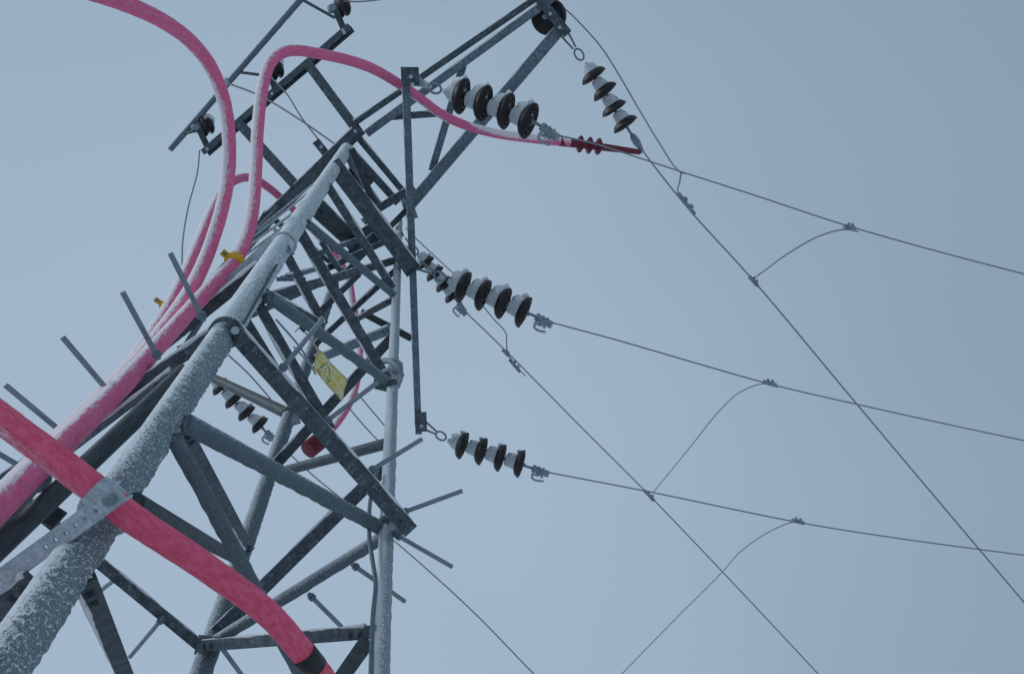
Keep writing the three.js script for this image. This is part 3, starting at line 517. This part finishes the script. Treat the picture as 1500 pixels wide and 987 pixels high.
// ------------------------------------------------------------------ switch frame beside the tower top
{
  const HS = 6.55, a = level(300, 224, HS), b = level(514, 40, HS);
  const g = thing('switch_frame', 'dark steel switch frame on two struts beside the tower top', 'frame', null, a); g.updateMatrixWorld(true); const inv = g.matrixWorld.clone().invert();
  const add = (n, geo, mat = M.dark) => mesh(n, geo.applyMatrix4(inv), mat, g);
  add('cross_beam', prism(chan(0.085, 0.05), a, b, BACK));
  add('strut', prism(angl(0.09), level(352, 180, HS - 0.03), level(434, 270, HT), BACK));
  add('strut', prism(angl(0.09), level(452, 92, HS - 0.03), level(528, 194, HT), BACK));
  for (const [x, y] of [[303, 218], [398, 137], [504, 48]]) { const p = level(x, y, HS - 0.06); add('bolt', new THREE.CylinderGeometry(0.014, 0.014, 0.02, 6).applyQuaternion(new THREE.Quaternion().setFromUnitVectors(UP, toCam(p))).translate(p.x, p.y, p.z), M.galv); }
  const L = (p, s = 28) => new THREE.LatheGeometry(p.map(q => new THREE.Vector2(q[0], q[1])), s);
  const names = ['dark pin insulator on the low end of the switch frame', 'dark pin insulator half behind the red cable', 'dark pin insulator at the high end of the switch frame'];
  [[304, 216, 290, 187], [402, 128, 392, 104], [503, 42, 490, 12]].forEach(([x0, y0, x1, y1], i) => {
    const p0 = level(x0, y0, HS), p1 = at(x1, y1, p0.clone().sub(EYE).dot(FWD) - 0.02), d = p1.clone().sub(p0).normalize();
    const q = thing('pin_insulator', names[i], 'insulator', 'pin insulators on the switch frame', p0); q.updateMatrixWorld(true); const iv = q.matrixWorld.clone().invert();
    const ad = (n, geo, mat) => mesh(n, geo.applyMatrix4(iv), mat, q);
    ad('bracket', prism(chan(0.06, 0.05), p0, p1, toCam(p0)), M.deep);
    const up = RIGHT.clone().multiplyScalar(0.8).addScaledVector(UPV, 0.35).addScaledVector(FWD, 0.5).normalize(), c = p1.clone();
    const rot = new THREE.Quaternion().setFromUnitVectors(UP, up);
    ad('shed', L([[0.0001, 0.02], [0.05, 0.02], [0.076, 0.03], [0.08, 0.045], [0.062, 0.065], [0.05, 0.075], [0.07, 0.09], [0.066, 0.105], [0.045, 0.12], [0.0001, 0.125]]).applyQuaternion(rot).translate(c.x, c.y, c.z), M.shed);
    ad('cap', L([[0.0001, -0.05], [0.03, -0.05], [0.036, -0.02], [0.036, 0.022], [0.0001, 0.022]], 18).applyQuaternion(rot).translate(c.x, c.y, c.z), M.hardware);
    const sn = snowLump(0.055, 0.03, 0.05); ad('stuck_snow', sn.translate(...c.clone().addScaledVector(up, 0.08).addScaledVector(UPV, 0.05).toArray()), M.snow);
  });
  const rp = (x, y) => level(x, y, HS + 0.08);
  const s = thing('operating_rod', 'long pale operating rod parallel to the switch frame', 'rod', null, rp(250, 219)); s.updateMatrixWorld(true); const si = s.matrixWorld.clone().invert();
  mesh('rod', tube([rp(249, 219), rp(450, -12)], 0.022, { seg: 16, step: 0.05, lump: legLump(0.002) }).applyMatrix4(si), M.mid, s);
  mesh('arm', rod(rp(345, 105), level(384, 110, HS), 0.012).applyMatrix4(si), M.dark, s);
  mesh('arm', rod(rp(440, -2), level(490, 26, HS), 0.012).applyMatrix4(si), M.dark, s);
  mesh('arm', rod(rp(268, 196), level(284, 192, HS), 0.012).applyMatrix4(si), M.dark, s);
  mesh('joint', rod(rp(326, 126), rp(334, 117), 0.032).applyMatrix4(si), M.galv, s);
  wire('pale stay wire from the operating rod to the tower top', [rp(328, 120), level(380, 140, 6.5), level(440, 176, 6.3), level(492, 212, HT)], 0.008, 'wire', null, M.wirePale, 'stay_wire', 30);
  wire('thin sagging wire under the middle pin insulator', [level(394, 110, 6.5), level(420, 138, 6.4), level(440, 170, 6.3), level(472, 212, HT)], 0.006, 'wire', null, M.wire, 'thin_wire', 40);
  wire('thin wire hanging down from the low pin insulator', [level(292, 220, 6.5), level(289, 250, 6.4), level(276, 300, 6.0), level(268, 345, 5.4), level(266, 385, 4.6), level(266, 420, 3.9)], 0.0055, 'wire', null, M.wire, 'thin_wire', 60);
  wire('thin wire leaving the high pin insulator', [level(502, 2, 6.6), level(530, 2, 6.6), level(570, -3, 6.6), level(700, -30, 6.6)], 0.006, 'wire', null, M.wire, 'thin_wire', 30);
}
// black insulator on the near cross arm tip, and another inside the tower head
{
  const L = (p, s = 36) => new THREE.LatheGeometry(p.map(q => new THREE.Vector2(q[0], q[1])), s);
  const blackPin = (label, c, up, k) => {
    const q = thing('black_insulator', label, 'insulator', null, c), rot = new THREE.Quaternion().setFromUnitVectors(UP, up);
    const shed = L([[0.0001, 0.0], [0.04, 0.0], [0.05, 0.02], [0.105, 0.012], [0.12, 0.02], [0.118, 0.032], [0.07, 0.055], [0.05, 0.075], [0.05, 0.09], [0.10, 0.085], [0.112, 0.095], [0.108, 0.108], [0.06, 0.13], [0.05, 0.16], [0.04, 0.18], [0.0001, 0.185]]).scale(k, k, k).applyQuaternion(rot);
    mesh('sheds', shed, M.black, q);
    mesh('pin', new THREE.CylinderGeometry(0.016 * k, 0.016 * k, 0.12, 12).translate(0, -0.05, 0).applyQuaternion(rot), M.hardware, q);
  };
  blackPin('large black insulator standing on the near cross arm tip', level(802, 24, HT + 0.06), V(0, 1, 0).addScaledVector(RIGHT, 0.35).normalize(), 1.12);
  blackPin('black insulator inside the tower head between the beams', level(532, 268, HT - 0.05), at(520, 250, 6).sub(at(545, 290, 6)).normalize().addScaledVector(FWD, 0.3).normalize(), 1.0);
}
// ------------------------------------------------------------------ warning plate
{
  const cv = document.createElement('canvas'); cv.width = 512; cv.height = 256; const c = cv.getContext('2d');
  c.fillStyle = '#dcc02c'; c.fillRect(0, 0, 512, 256);
  c.strokeStyle = '#3a3420'; c.lineWidth = 9; c.strokeRect(10, 10, 492, 236);
  c.lineWidth = 15; c.beginPath(); c.moveTo(70, 208); c.lineTo(170, 40); c.lineTo(270, 208); c.closePath(); c.stroke();
  c.fillStyle = '#3a3420'; c.beginPath(); c.moveTo(182, 86); c.lineTo(148, 142); c.lineTo(168, 142); c.lineTo(158, 194); c.lineTo(196, 130); c.lineTo(176, 130); c.closePath(); c.fill();
  for (let i = 0; i < 2600; i++) { const x = rnd() * 512, y = rnd() * 256, n = fbm(x / 90, y / 70, 3.3, 3) + 0.12; if (n < -0.02) continue; c.fillStyle = `rgba(222,224,218,${0.18 + 0.42 * n})`; c.beginPath(); c.ellipse(x, y, 4 + rnd() * 12, 3 + rnd() * 5, rnd() * 3, 0, TAU); c.fill(); }
  const map = new THREE.CanvasTexture(cv); map.colorSpace = THREE.SRGBColorSpace;
  const q = [at(465, 511, 3.05), at(508, 557, 3.22), at(500, 588, 3.0), at(458, 540, 2.85)];
  const pos = [], uv = [], idx = [], N = 16, nrm = q[1].clone().sub(q[0]).cross(q[3].clone().sub(q[0])).normalize();
  for (const s of [0, 1]) for (let j = 0; j <= N; j++) for (let i = 0; i <= N; i++) {
    const u = i / N, v = j / N, p = q[0].clone().lerp(q[1], u).lerp(q[3].clone().lerp(q[2], u), v).addScaledVector(nrm, 0.006 * noise.noise(u * 3, v * 3, 1) + (s ? -0.003 : 0));
    pos.push(p.x, p.y, p.z); uv.push(u, 1 - v);
  }
  const K = (N + 1) * (N + 1);
  for (let j = 0; j < N; j++) for (let i = 0; i < N; i++) { const a = j * (N + 1) + i; idx.push(a, a + 1, a + N + 1, a + 1, a + N + 2, a + N + 1, K + a, K + a + N + 1, K + a + 1, K + a + 1, K + a + N + 1, K + a + N + 2); }
  for (let i = 0; i < N; i++) for (const [a, b] of [[i, i + 1], [N * (N + 1) + i, N * (N + 1) + i + 1], [i * (N + 1), (i + 1) * (N + 1)], [i * (N + 1) + N, (i + 1) * (N + 1) + N]]) idx.push(a, b, K + a, b, K + b, K + a);
  const geo = new THREE.BufferGeometry(); geo.setAttribute('position', new THREE.Float32BufferAttribute(pos, 3)); geo.setAttribute('uv', new THREE.Float32BufferAttribute(uv, 2)); geo.setIndex(idx); geo.computeVertexNormals();
  const w = thing('warning_sign', 'frosted yellow warning plate wired inside the lattice', 'sign', null, q[3]); w.updateMatrixWorld(true); const wi = w.matrixWorld.clone().invert();
  mesh('plate', geo.applyMatrix4(wi), new THREE.MeshStandardMaterial({ map, roughness: 0.8 }), w);
  mesh('tie_wire', rod(at(446, 486, 3.2), at(468, 515, 3.06), 0.004, 6).applyMatrix4(wi), M.wirePale, w);
  mesh('tie_wire', rod(at(430, 508, 2.8), at(459, 538, 2.86), 0.004, 6).applyMatrix4(wi), M.wirePale, w);
}
// thin wires inside the lattice
for (const [label, ...p] of [
  ['thin wire slanting past the far insulator string', [334, 520, 5], [362, 546, 5.2], [396, 584, 5.6]],
  ['thin wire below the warning plate, upper one', [520, 572, 6], [545, 602, 6], [572, 634, 6]],
  ['thin wire below the warning plate, lower one', [508, 594, 6], [530, 620, 6], [556, 648, 6]],
  ['thin wire running down beside the warning plate', [404, 468, 4], [440, 510, 4.2], [462, 548, 4.4]],
]) wire(label, p.map(q => at(...q)), 0.0055, 'wire', null, M.wire, 'thin_wire', 20);

renderer.render(scene, camera);
